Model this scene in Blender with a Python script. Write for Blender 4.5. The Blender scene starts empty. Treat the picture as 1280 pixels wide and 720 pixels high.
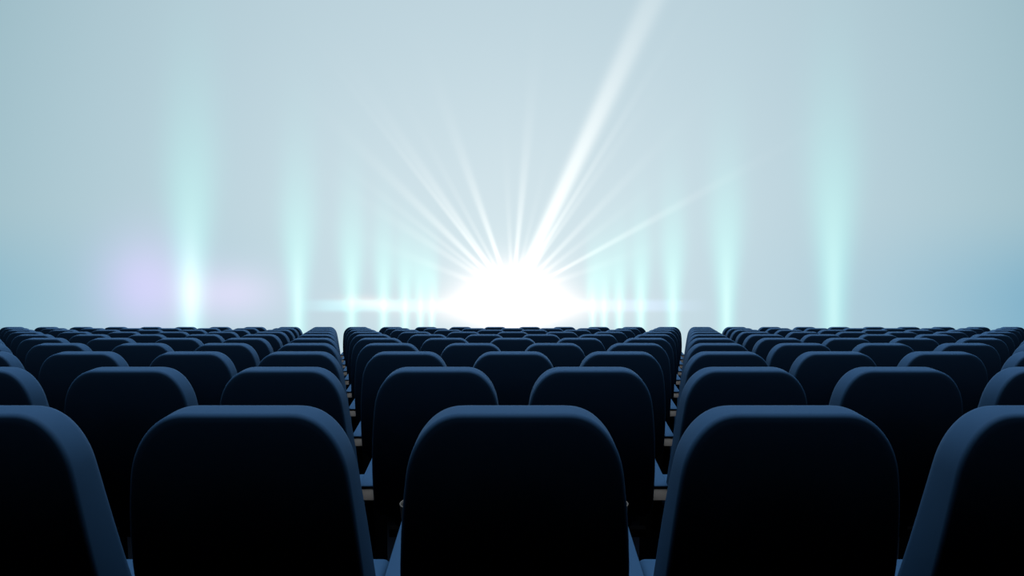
import bpy, bmesh, math
from mathutils import Vector

# ------------------------------------------------------------------ measures
F = 680.0                    # focal length in pixels of the 1280 wide frame
PITCH = 0.58                 # distance between neighbouring seats
ROW = 0.888                  # distance between rows
D1 = 1.133                   # camera to the back of the nearest row
CAM_Z = 1.20
BACK_TOP = CAM_Z - 0.1965     # top of a backrest
SCREEN_Y = 12.6
ROWS = 10

scene = bpy.context.scene
col = scene.collection

# ------------------------------------------------------------------ materials
def mat(name, color, rough=0.7, spec=0.3, metal=0.0, bump=None, var=0.0, vscale=8.0):
    m = bpy.data.materials.new(name)
    m.use_nodes = True
    nt = m.node_tree
    b = nt.nodes['Principled BSDF']
    b.inputs['Base Color'].default_value = (*color, 1)
    b.inputs['Roughness'].default_value = rough
    b.inputs['Specular IOR Level'].default_value = spec
    b.inputs['Metallic'].default_value = metal
    tc = nt.nodes.new('ShaderNodeTexCoord')
    if var > 0:
        n = nt.nodes.new('ShaderNodeTexNoise')
        n.inputs['Scale'].default_value = vscale
        n.inputs['Detail'].default_value = 4
        nt.links.new(tc.outputs['Object'], n.inputs['Vector'])
        mx = nt.nodes.new('ShaderNodeMix'); mx.data_type = 'RGBA'
        mx.inputs['A'].default_value = (*[c * (1 - var) for c in color], 1)
        mx.inputs['B'].default_value = (*[min(1, c * (1 + var)) for c in color], 1)
        nt.links.new(n.outputs['Fac'], mx.inputs['Factor'])
        nt.links.new(mx.outputs['Result'], b.inputs['Base Color'])
    if bump:
        n = nt.nodes.new('ShaderNodeTexNoise')
        n.inputs['Scale'].default_value = bump[0]
        n.inputs['Detail'].default_value = 2
        nt.links.new(tc.outputs['Object'], n.inputs['Vector'])
        bp = nt.nodes.new('ShaderNodeBump')
        bp.inputs['Strength'].default_value = bump[1]
        bp.inputs['Distance'].default_value = 0.002
        nt.links.new(n.outputs['Fac'], bp.inputs['Height'])
        nt.links.new(bp.outputs['Normal'], b.inputs['Normal'])
    return m

M_FABRIC = mat('blue_seat_fabric', (0.050, 0.150, 0.330), 0.75, 0.22, var=0.04, vscale=30, bump=(900, 0.10))
M_SHELL = mat('dark_grey_plastic', (0.42, 0.37, 0.345), 0.5, 0.3, var=0.05)
M_BLACK = mat('black_painted_steel', (0.003, 0.003, 0.004), 0.7, 0.05, var=0.1)
M_CUP = mat('grey_metal', (0.25, 0.235, 0.225), 0.5, 0.3, metal=0.0, var=0.04)
M_CARPET = mat('dark_blue_carpet', (0.005, 0.008, 0.014), 0.95, 0.05, var=0.3, vscale=60, bump=(400, 0.5))
M_WALL = mat('dark_wall_cloth', (0.012, 0.020, 0.030), 0.9, 0.05, var=0.15, vscale=3, bump=(60, 0.3))
M_CEIL = mat('dark_ceiling_paint', (0.010, 0.013, 0.018), 0.9, 0.05, var=0.1, vscale=2)
M_FRAME = mat('black_masking_cloth', (0.008, 0.008, 0.010), 0.9, 0.05, var=0.1)

# ---- the picture showing on the cinema screen --------------------------------
class NX:
    """A scalar expression made of math nodes."""
    nt = None
    def __init__(s, v): s.v = v
    @staticmethod
    def op(o, *a, clamp=False):
        n = NX.nt.nodes.new('ShaderNodeMath'); n.operation = o; n.use_clamp = clamp
        for i, x in enumerate(a):
            if isinstance(x, NX): x = x.v
            if isinstance(x, (int, float)): n.inputs[i].default_value = float(x)
            else: NX.nt.links.new(x, n.inputs[i])
        return NX(n.outputs[0])
    def __add__(s, o): return NX.op('ADD', s, o)
    __radd__ = __add__
    def __sub__(s, o): return NX.op('SUBTRACT', s, o)
    def __rsub__(s, o): return NX.op('SUBTRACT', o, s)
    def __mul__(s, o): return NX.op('MULTIPLY', s, o)
    __rmul__ = __mul__
    def __truediv__(s, o): return NX.op('DIVIDE', s, o)
def Mx(a, b): return NX.op('MAXIMUM', a, b)
def Mn(a, b): return NX.op('MINIMUM', a, b)
def Abs(a): return NX.op('ABSOLUTE', a)
def Exp(a): return NX.op('EXPONENT', a)
def Pow(a, b): return NX.op('POWER', a, b)
def Sqrt(a): return NX.op('SQRT', a)
def gauss(x): return Exp(x * x * -1.0)
def sstep(x, a, b):
    t = NX.op('DIVIDE', x - a, b - a, clamp=True)
    return t * t * (3.0 - 2.0 * t)

def screen_material():
    m = bpy.data.materials.new('projected_light_show')
    m.use_nodes = True
    nt = m.node_tree; nt.nodes.clear(); NX.nt = nt
    tc = nt.nodes.new('ShaderNodeTexCoord')
    sp = nt.nodes.new('ShaderNodeSeparateXYZ')
    nt.links.new(tc.outputs['Object'], sp.inputs[0])
    k = 54.0                                     # picture units per metre of screen
    u = NX(sp.outputs['X']) * k                  # from the middle of the screen
    v = NX(sp.outputs['Z']) * k                  # above the foot line of the picture
    au = Abs(u)
    terms = []                                   # (scalar, display colour)
    # background: pale in the middle, bluer towards the sides and the lower corners
    side = Pow(Mn(au / 640.0, 1.4), 2.3)
    high = Pow(Mx(Mn((v - 160) / 235.0, 1.5), 0.0), 1.5)
    low = sstep(v, 150.0, 10.0)
    terms.append((NX.op('ADD', 1.0, 0.0), (0.755, 0.843, 0.883)))
    terms.append((side, (-0.115, -0.085, -0.083)))
    terms.append((high, (-0.020, -0.020, -0.020)))
    terms.append((low * side, (-0.070, -0.028, 0.000)))
    terms.append((low * side * sstep(u, 250.0, 650.0), (-0.050, -0.030, -0.010)))
    mid = gauss(u / 300.0) * gauss((v - 120.0) / 200.0)
    terms.append((mid, (0.055, 0.040, 0.030)))
    # pillars of cyan light on both sides, closing up towards the middle
    uc = Abs(u)
    pil = None; core = None
    for i in range(2, 9):
        xc = 804.0 / i; s = 2.0 / i
        w = (17.0 + 19.0 * sstep(v, -10.0, 220.0 * s)) * s
        a = Exp(Pow(Abs((uc - xc) / w), 2.4) * -1.0)
        fade = gauss(Mx(v - 40 * s, 0.0) / (205.0 * s ** 0.85))
        p = a * fade
        c = gauss((uc - xc) / (w * 0.45)) * gauss(Mx(v, 0.0) / (110.0 * s))
        pil = p if pil is None else pil + p
        core = c if core is None else core + c
    terms.append((pil, (0.022, 0.112, 0.078)))
    terms.append((core, (0.070, 0.045, 0.035)))
    # violet bloom left of the burst, and the hot spot on the left pillar
    b1 = gauss((u + 462.0) / 58.0) * gauss((v - 36.0) / 62.0)
    b2 = gauss((u + 352.0) / 62.0) * gauss((v - 26.0) / 34.0)
    terms.append((b1, (0.140, 0.035, 0.125)))
    terms.append((b2, (0.130, 0.045, 0.095)))
    hs = gauss((u + 402.0) / 22.0) * gauss((v - 26.0) / 46.0)
    terms.append((hs, (0.07, 0.06, 0.03)))
    # burst of white light
    ox, oy = 0.0, 22.0
    du = u - ox; dv = v - oy
    ell = Sqrt((du / 1.55) * (du / 1.55) + dv * dv)
    terms.append((gauss(ell / 36.0), (0.48, 0.28, 0.24)))
    terms.append((Exp(ell / -50.0), (0.13, 0.12, 0.10)))
    flat = gauss(du / 112.0) * gauss((v - 10.0) / 17.0)
    terms.append((flat, (0.22, 0.13, 0.10)))
    # rays fanning out of the burst
    r = Sqrt(du * du + dv * dv)
    ang = NX.op('ARCTAN2', du, dv) * 57.29578
    rays = [(25.2, 1.35, 350.0, 0.31, 4.6), (-19.4, 1.6, 120.0, 0.30, 0), (5.4, 1.5, 130.0, 0.24, 0),
            (-35.0, 1.5, 140.0, 0.24, 0), (-37.5, 0.6, 150.0, 0.20, 0), (-45.5, 1.5, 135.0, 0.24, 0),
            (31.6, 0.8, 160.0, 0.24, 0), (34.5, 1.2, 130.0, 0.18, 0), (44.0, 1.3, 130.0, 0.17, 0),
            (61.0, 0.9, 170.0, 0.20, 0), (-57.0, 1.6, 110.0, 0.14, 0), (-52.0, 1.0, 120.0, 0.12, 0),
            (-2.5, 1.3, 90.0, 0.12, 0), (-28.5, 1.0, 120.0, 0.11, 0), (52.0, 1.2, 100.0, 0.12, 0),
            (-68.0, 1.8, 90.0, 0.12, 0), (70.0, 1.6, 90.0, 0.10, 0), (14.0, 1.2, 80.0, 0.10, 0)]
    rs = None
    for a0, w, L, st, b in rays:
        x = Abs((ang - a0) * 0.017453 * r / (r * (w * 0.017453) + (b + 1.1)))
        g = Exp(Pow(x, 2.6) * -1.0) * Exp(Pow(r / (L * 0.95), 1.5) * -1.0) * st
        rs = g if rs is None else rs + g
    terms.append((rs, (0.80, 0.62, 0.50)))
    # level streak of light through the burst
    sl = sstep(u, -275.0, -215.0) * sstep(u, 0.0, -20.0)
    sr = sstep(u, 262.0, 150.0) * sstep(u, -20.0, 0.0)
    yline = Exp(Pow(Abs((v - 12.0) / 7.5), 4.0) * -1.0)
    terms.append((yline * sl, (0.035, 0.100, 0.095)))
    terms.append((yline * sr, (0.045, 0.05, 0.085)))
    wedge = gauss((u + 175.0) / 36.0) * gauss((v - 15.0 + (u + 175.0) * 0.10) / 8.0)
    terms.append((wedge, (0.12, 0.05, 0.03)))
    # add the terms up in display values, then make them light values
    ch = []
    for c in range(3):
        tot = None
        for t, cc in terms:
            q = t * cc[c]
            tot = q if tot is None else tot + q
        ch.append(Pow(Mn(Mx(tot, 0.0), 1.25), 2.2))
    cb = nt.nodes.new('ShaderNodeCombineColor')
    for i in range(3): nt.links.new(ch[i].v, cb.inputs[i])
    em = nt.nodes.new('ShaderNodeEmission')
    nt.links.new(cb.outputs[0], em.inputs['Color'])
    em.inputs['Strength'].default_value = 1.0
    out = nt.nodes.new('ShaderNodeOutputMaterial')
    nt.links.new(em.outputs[0], out.inputs['Surface'])
    return m
M_SCREEN = screen_material()

# ------------------------------------------------------------------ mesh helpers
def finish(name, bm, m, parent=None, loc=None, smooth=True):
    bmesh.ops.recalc_face_normals(bm, faces=bm.faces[:])
    me = bpy.data.meshes.new(name)
    bm.to_mesh(me); bm.free()
    for p in me.polygons: p.use_smooth = smooth
    me.materials.append(m)
    o = bpy.data.objects.new(name, me)
    col.objects.link(o)
    if parent: o.parent = parent
    if loc: o.location = loc
    return o

def rounded_box(bm, x0, x1, y0, y1, z0, z1, r=0.01, seg=3, warp=None):
    vs = [bm.verts.new((x, y, z)) for x in (x0, x1) for y in (y0, y1) for z in (z0, z1)]
    idx = [(0, 1, 3, 2), (4, 6, 7, 5), (0, 4, 5, 1), (2, 3, 7, 6), (0, 2, 6, 4), (1, 5, 7, 3)]
    fs = [bm.faces.new([vs[i] for i in f]) for f in idx]
    if warp:
        for q in vs: q.co = warp(q.co)
    if r > 0:
        es = list({e for f in fs for e in f.edges})
        bmesh.ops.bevel(bm, geom=es, offset=r, segments=seg, profile=0.5, affect='EDGES')

def plain_box(name, x0, x1, y0, y1, z0, z1, m, parent=None):
    bm = bmesh.new()
    rounded_box(bm, x0, x1, y0, y1, z0, z1, 0)
    return finish(name, bm, m, parent, smooth=False)

def lathe(bm, prof, n=28, centre=(0, 0, 0), close=True):
    rings = []
    for (r, z) in prof:
        rings.append([bm.verts.new((centre[0] + r * math.cos(2 * math.pi * i / n),
                                    centre[1] + r * math.sin(2 * math.pi * i / n), centre[2] + z)) for i in range(n)])
    for a, b in zip(rings, rings[1:]):
        for i in range(n):
            bm.faces.new((a[i], a[(i + 1) % n], b[(i + 1) % n], b[i]))
    if close:
        bm.faces.new(rings[0]); bm.faces.new(rings[-1])

# ------------------------------------------------------------------ the cinema seat
BACK_H = 0.583
def back_y(h):               # how far the back face has moved forward, h below the top
    return 0.03 * h + 0.30 * h * h
def back_thick(h):
    return 0.073 + 0.075 * h

def outline():
    """backrest outline seen from behind: list of (x, h), closed"""
    RX, RZ, HW = 0.105, 0.135, 0.2125
    e = 2 / 2.3
    def flare(h): return 0.045 * (1 - math.exp(-(max(h, 0) / 0.22) ** 1.3))   # the back widens downwards
    pts = []
    n = 16
    for i in range(n + 1):                       # right upper corner, top -> side
        t = math.pi / 2 * i / n
        pts.append((HW - RX + RX * math.sin(t) ** e, RZ - RZ * max(0.0, math.cos(t)) ** e))
    for h in (0.17, 0.20, 0.26, 0.33, 0.40, 0.47, BACK_H - 0.05):
        pts.append((HW, h))
    for i in range(1, 7):                        # lower corner
        t = math.pi / 2 * i / 6
        pts.append((HW - 0.05 + 0.05 * math.cos(t), BACK_H - 0.05 + 0.05 * math.sin(t)))
    pts = [(x + flare(h) * x / HW, h) for x, h in pts]
    left = [(-x, h) for x, h in reversed(pts)]
    top = [(x, 0.0) for x in (-0.05, 0.0, 0.05)]
    bot = [(x, BACK_H) for x in (0.12, 0.04, -0.04, -0.12)]
    return pts + bot + left + top

def inset(pts, d):
    n = len(pts); out = []
    for i in range(n):
        ax, ah = pts[i - 1]; bx, bh = pts[(i + 1) % n]
        tx, th = bx - ax, bh - ah
        L = math.hypot(tx, th) or 1
        nx, nh = -th / L, tx / L                 # points inwards for this winding
        out.append((pts[i][0] + nx * d, pts[i][1] + nh * d))
    return out

def make_backrest():
    base = outline()
    bm = bmesh.new()
    R = 0.009; RF = 0.024
    TILT = 0.19                                  # the whole back leans towards the viewer, so its rear rim sits lower
    rings = []                                   # (points, fraction 0 back .. 1 front, y offset)
    cx, ch = 0.0, BACK_H * 0.5
    def scaled(p, s): return [(cx + (x - cx) * s, ch + (h - ch) * s) for x, h in p]
    b_in = inset(base, R); f_in = inset(base, RF)
    for s in (0.30, 0.60, 0.85, 0.96): rings.append((scaled(b_in, s), 0, 0.0))
    for i in range(6):
        t = math.pi / 2 * i / 5
        rings.append((inset(base, R * (1 - math.sin(t))), 0, R * (1 - math.cos(t))))
    for i in range(7):
        t = math.pi / 2 * i / 6
        rings.append((inset(base, RF * (1 - math.cos(t))), 1, -RF * (1 - math.sin(t))))
    for s, b in ((0.96, 0.004), (0.85, 0.012), (0.60, 0.020), (0.30, 0.024)): rings.append((scaled(f_in, s), 1, b))
    vr = []
    for pts, fr, off in rings:
        row = []
        for x, h in pts:
            y = back_y(h) + fr * back_thick(h) + off
            row.append(bm.verts.new((x, y, BACK_TOP - h + TILT * (y - back_y(h) - back_thick(h) + 0.02))))
        vr.append(row)
    n = len(base)
    for a, b in zip(vr, vr[1:]):
        for i in range(n):
            bm.faces.new((a[i], a[(i + 1) % n], b[(i + 1) % n], b[i]))
    bm.faces.new(vr[0]); bm.faces.new(vr[-1])
    return bm

ARM_X = PITCH / 2
ARM_Z = CAM_Z - 0.677                             # top of the arm pad at its rear end
ARM_SLOPE = 0.285
ARM_Y0, ARM_Y1 = 0.140, 0.470
def arm_warp(c):
    return Vector((c.x, c.y, c.z + (c.y - ARM_Y0) * ARM_SLOPE))

def make_seat():
    root = bpy.data.objects.new('theater_chair', None)
    root.empty_display_size = 0.2
    col.objects.link(root)
    finish('backrest', make_backrest(), M_FABRIC, root)
    # cushion, a little higher at its front edge
    bm = bmesh.new()
    def cw(c): return Vector((c.x, c.y, c.z + (c.y - 0.545) * 0.07))
    rounded_box(bm, -0.203, 0.203, 0.215, 0.545, 0.345, CAM_Z - 0.744, 0.022, 4, cw)
    cu = finish('seat_cushion', bm, M_FABRIC, root)
    bm = bmesh.new()
    rounded_box(bm, -0.180, 0.180, 0.225, 0.500, 0.300, 0.330, 0.006, 2)
    finish('seat_pan', bm, M_BLACK, root)
    # shared arm on the right of the seat
    bm = bmesh.new()
    def body_warp(c):
        y = c.y - (0.030 if c.y < 0.2 and c.z < ARM_Z - 0.03 else 0.0)
        return Vector((c.x, y, c.z + (y - ARM_Y0) * ARM_SLOPE))
    rounded_box(bm, ARM_X - 0.033, ARM_X + 0.033, ARM_Y0 + 0.004, ARM_Y1 - 0.005, ARM_Z - 0.045, ARM_Z - 0.0125, 0.004, 2, body_warp)
    arm = finish('armrest', bm, M_SHELL, root)
    bm = bmesh.new()
    rounded_box(bm, ARM_X - 0.035, ARM_X + 0.035, ARM_Y0, ARM_Y1, ARM_Z - 0.008, ARM_Z, 0.003, 2, arm_warp)
    finish('arm_pad', bm, M_FABRIC, arm)
    bm = bmesh.new()
    cz = ARM_Z + (0.515 - ARM_Y0) * ARM_SLOPE
    lathe(bm, [(0.044, -0.070), (0.0500, -0.010), (0.0520, -0.002), (0.0540, 0.0), (0.0560, -0.002), (0.0550, -0.006), (0.0470, -0.075)],
          32, (ARM_X, 0.515, cz + 0.004), close=False)
    # bottom of the cup
    lathe(bm, [(0.0005, -0.070), (0.044, -0.070)], 32, (ARM_X, 0.515, cz + 0.004), close=False)
    lathe(bm, [(0.0005, -0.075), (0.0470, -0.075)], 32, (ARM_X, 0.515, cz + 0.004), close=False)
    cup = finish('cup_holder', bm, M_CUP, arm)
    cup['label'] = 'light grey metal cup holder ring'
    # standard that carries the arm, and its foot
    bm = bmesh.new()
    v = []
    prof = [(0.20, 0.02), (0.42, 0.02), (0.40, 0.30), (0.44, 0.485), (0.17, 0.415), (0.15, 0.40)]
    prof = [(0.20, 0.012), (0.42, 0.012), (0.40, 0.30), (0.445, 0.545), (0.165, 0.470), (0.19, 0.32)]
    for x in (ARM_X - 0.017, ARM_X + 0.017):
        v.append([bm.verts.new((x, y, z)) for y, z in prof])
    n = len(prof)
    bm.faces.new(v[0]); bm.faces.new(v[1])
    for i in range(n): bm.faces.new((v[0][i], v[0][(i + 1) % n], v[1][(i + 1) % n], v[1][i]))
    finish('side_panel', bm, M_BLACK, root, smooth=False)
    bm = bmesh.new()
    rounded_box(bm, ARM_X - 0.045, ARM_X + 0.045, 0.15, 0.47, 0.0, 0.014, 0.004, 2)
    finish('foot', bm, M_BLACK, root)
    # bracket that ties the back and the seat to the standard on each side
    bm = bmesh.new()
    rounded_box(bm, -0.235, ARM_X - 0.017, 0.275, 0.315, 0.262, 0.298, 0.004, 2)
    finish('cross_bar', bm, M_BLACK, root)
    return root

ORD = ['', 'nearest', 'second', 'third', 'fourth', 'fifth', 'sixth', 'seventh', 'eighth', 'ninth', 'farthest']
NUM = ['', 'first', 'second', 'third', 'fourth', 'fifth', 'sixth', 'seventh', 'eighth', 'ninth', 'tenth',
       'eleventh', 'twelfth', 'thirteenth', 'fourteenth', 'fifteenth', 'sixteenth', 'seventeenth', 'eighteenth']

def label(row, j):
    """j: offset from the middle line in half seats"""
    rw = ORD[row] + (' row' if row in (1, 10) else ' row from the viewer')
    if j == 0:
        return 'dark blue cinema chair right in the middle of the %s' % rw
    side = 'right' if j > 0 else 'left'
    a = abs(j)
    if a % 2 == 0:
        return 'dark blue cinema chair, %s, %s %s of its middle chair' % (rw, NUM[a // 2], side)
    return 'dark blue cinema chair, %s, %s %s of the middle line' % (rw, NUM[(a + 1) // 2], side)

proto = make_seat()
used = False
def copy_seat(src):
    r = src.copy(); col.objects.link(r)
    for ch in src.children:
        c = ch.copy(); col.objects.link(c); c.parent = r
        for g in ch.children:
            d = g.copy(); col.objects.link(d); d.parent = c
    return r
src_children = None
for row in range(1, ROWS + 1):
    d = D1 + (row - 1) * ROW
    half_view = 640.0 / F * (d + 0.13)
    j = 0 if row % 2 == 1 else 1
    js = []
    while j * PITCH / 2 - 0.245 < half_view:
        js += [j] if j == 0 else [-j, j]
        j += 2
    for j in sorted(js):
        if not used:
            s = proto; used = True
        else:
            s = copy_seat(proto)
        s.location = (j * PITCH / 2, d, 0)
        s['label'] = label(row, j)
        s['category'] = 'chair'
        s['group'] = 'cinema chairs in the %s row' % ORD[row]

# ------------------------------------------------------------------ the screen
SC_X, SC_Z0, SC_Z1 = 14.0, 0.12, 9.6
scr = bpy.data.objects.new('cinema_screen', None)
scr.location = (0, SCREEN_Y, 0)
col.objects.link(scr)
scr['label'] = 'huge glowing cinema screen with a white light burst and cyan pillars'
scr['category'] = 'screen'
bm = bmesh.new()
rounded_box(bm, -SC_X, SC_X, 0, 0.05, SC_Z0 - CAM_Z, SC_Z1 - CAM_Z, 0)
pic = finish('screen_surface', bm, M_SCREEN, scr, smooth=False)
pic.location = (0, 0, CAM_Z)
bm = bmesh.new()
for (a, b, c, e) in ((-SC_X - 0.15, SC_X + 0.15, SC_Z1, SC_Z1 + 0.15), (-SC_X - 0.15, SC_X + 0.15, SC_Z0 - 0.10, SC_Z0),
                     (-SC_X - 0.15, -SC_X, SC_Z0, SC_Z1), (SC_X, SC_X + 0.15, SC_Z0, SC_Z1)):
    rounded_box(bm, a, b, -0.03, 0.08, c, e, 0)
finish('screen_frame', bm, M_FRAME, scr, smooth=False)

# ------------------------------------------------------------------ the room
def structure(name, *a):
    o = plain_box(name, *a)
    o['kind'] = 'structure'
    return o
RX_, RY0, RY1, RZ_ = 14.4, -4.0, SCREEN_Y + 0.08, 10.2
structure('floor', -RX_ - .2, RX_ + .2, RY0 - .2, RY1 + .2, -0.2, 0.0, M_CARPET)
structure('ceiling', -RX_ - .2, RX_ + .2, RY0 - .2, RY1 + .2, RZ_, RZ_ + .2, M_CEIL)
structure('wall_left', -RX_ - .2, -RX_, RY0, RY1, 0, RZ_, M_WALL)
structure('wall_right', RX_, RX_ + .2, RY0, RY1, 0, RZ_, M_WALL)
structure('wall_back', -RX_ - .2, RX_ + .2, RY0 - .2, RY0, 0, RZ_, M_WALL)
structure('wall_front', -RX_ - .2, RX_ + .2, RY1, RY1 + .2, 0, RZ_, M_WALL)

# ------------------------------------------------------------------ lights (house lights in the ceiling)
def area(name, loc, sx, sy, power, color, tilt=0.0):
    L = bpy.data.lights.new(name, 'AREA')
    L.shape = 'RECTANGLE'; L.size = sx; L.size_y = sy
    L.spread = math.radians(65)
    L.energy = power; L.color = color
    o = bpy.data.objects.new(name, L)
    o.location = loc; o.rotation_euler = (tilt, 0, 0)
    col.objects.link(o)
    return o
area('house_light', (0, 5.0, 10.0), 26, 12, 530, (0.80, 0.92, 1.0))

w = bpy.data.worlds.new('World'); scene.world = w
w.use_nodes = True
w.node_tree.nodes['Background'].inputs[0].default_value = (0.0, 0.0, 0.0, 1)
w.node_tree.nodes['Background'].inputs[1].default_value = 0

# ------------------------------------------------------------------ camera
cam = bpy.data.cameras.new('camera')
cam.sensor_width = 36.0
cam.lens = F / 1280.0 * 36.0
cam.shift_y = 34.0 / 1280.0
cam.clip_start = 0.05
co = bpy.data.objects.new('camera', cam)
co.location = (-0.006, 0, CAM_Z)
co.rotation_euler = (math.pi / 2, 0, 0)
col.objects.link(co)
scene.camera = co

scene.view_settings.view_transform = 'Standard'
scene.view_settings.look = 'None'
scene.view_settings.gamma = 1.0
scene.view_settings.exposure = 0.0
scene.view_settings.use_curve_mapping = False
scene.cycles.max_bounces = 6
scene.cycles.diffuse_bounces = 0
scene.cycles.use_denoising = True
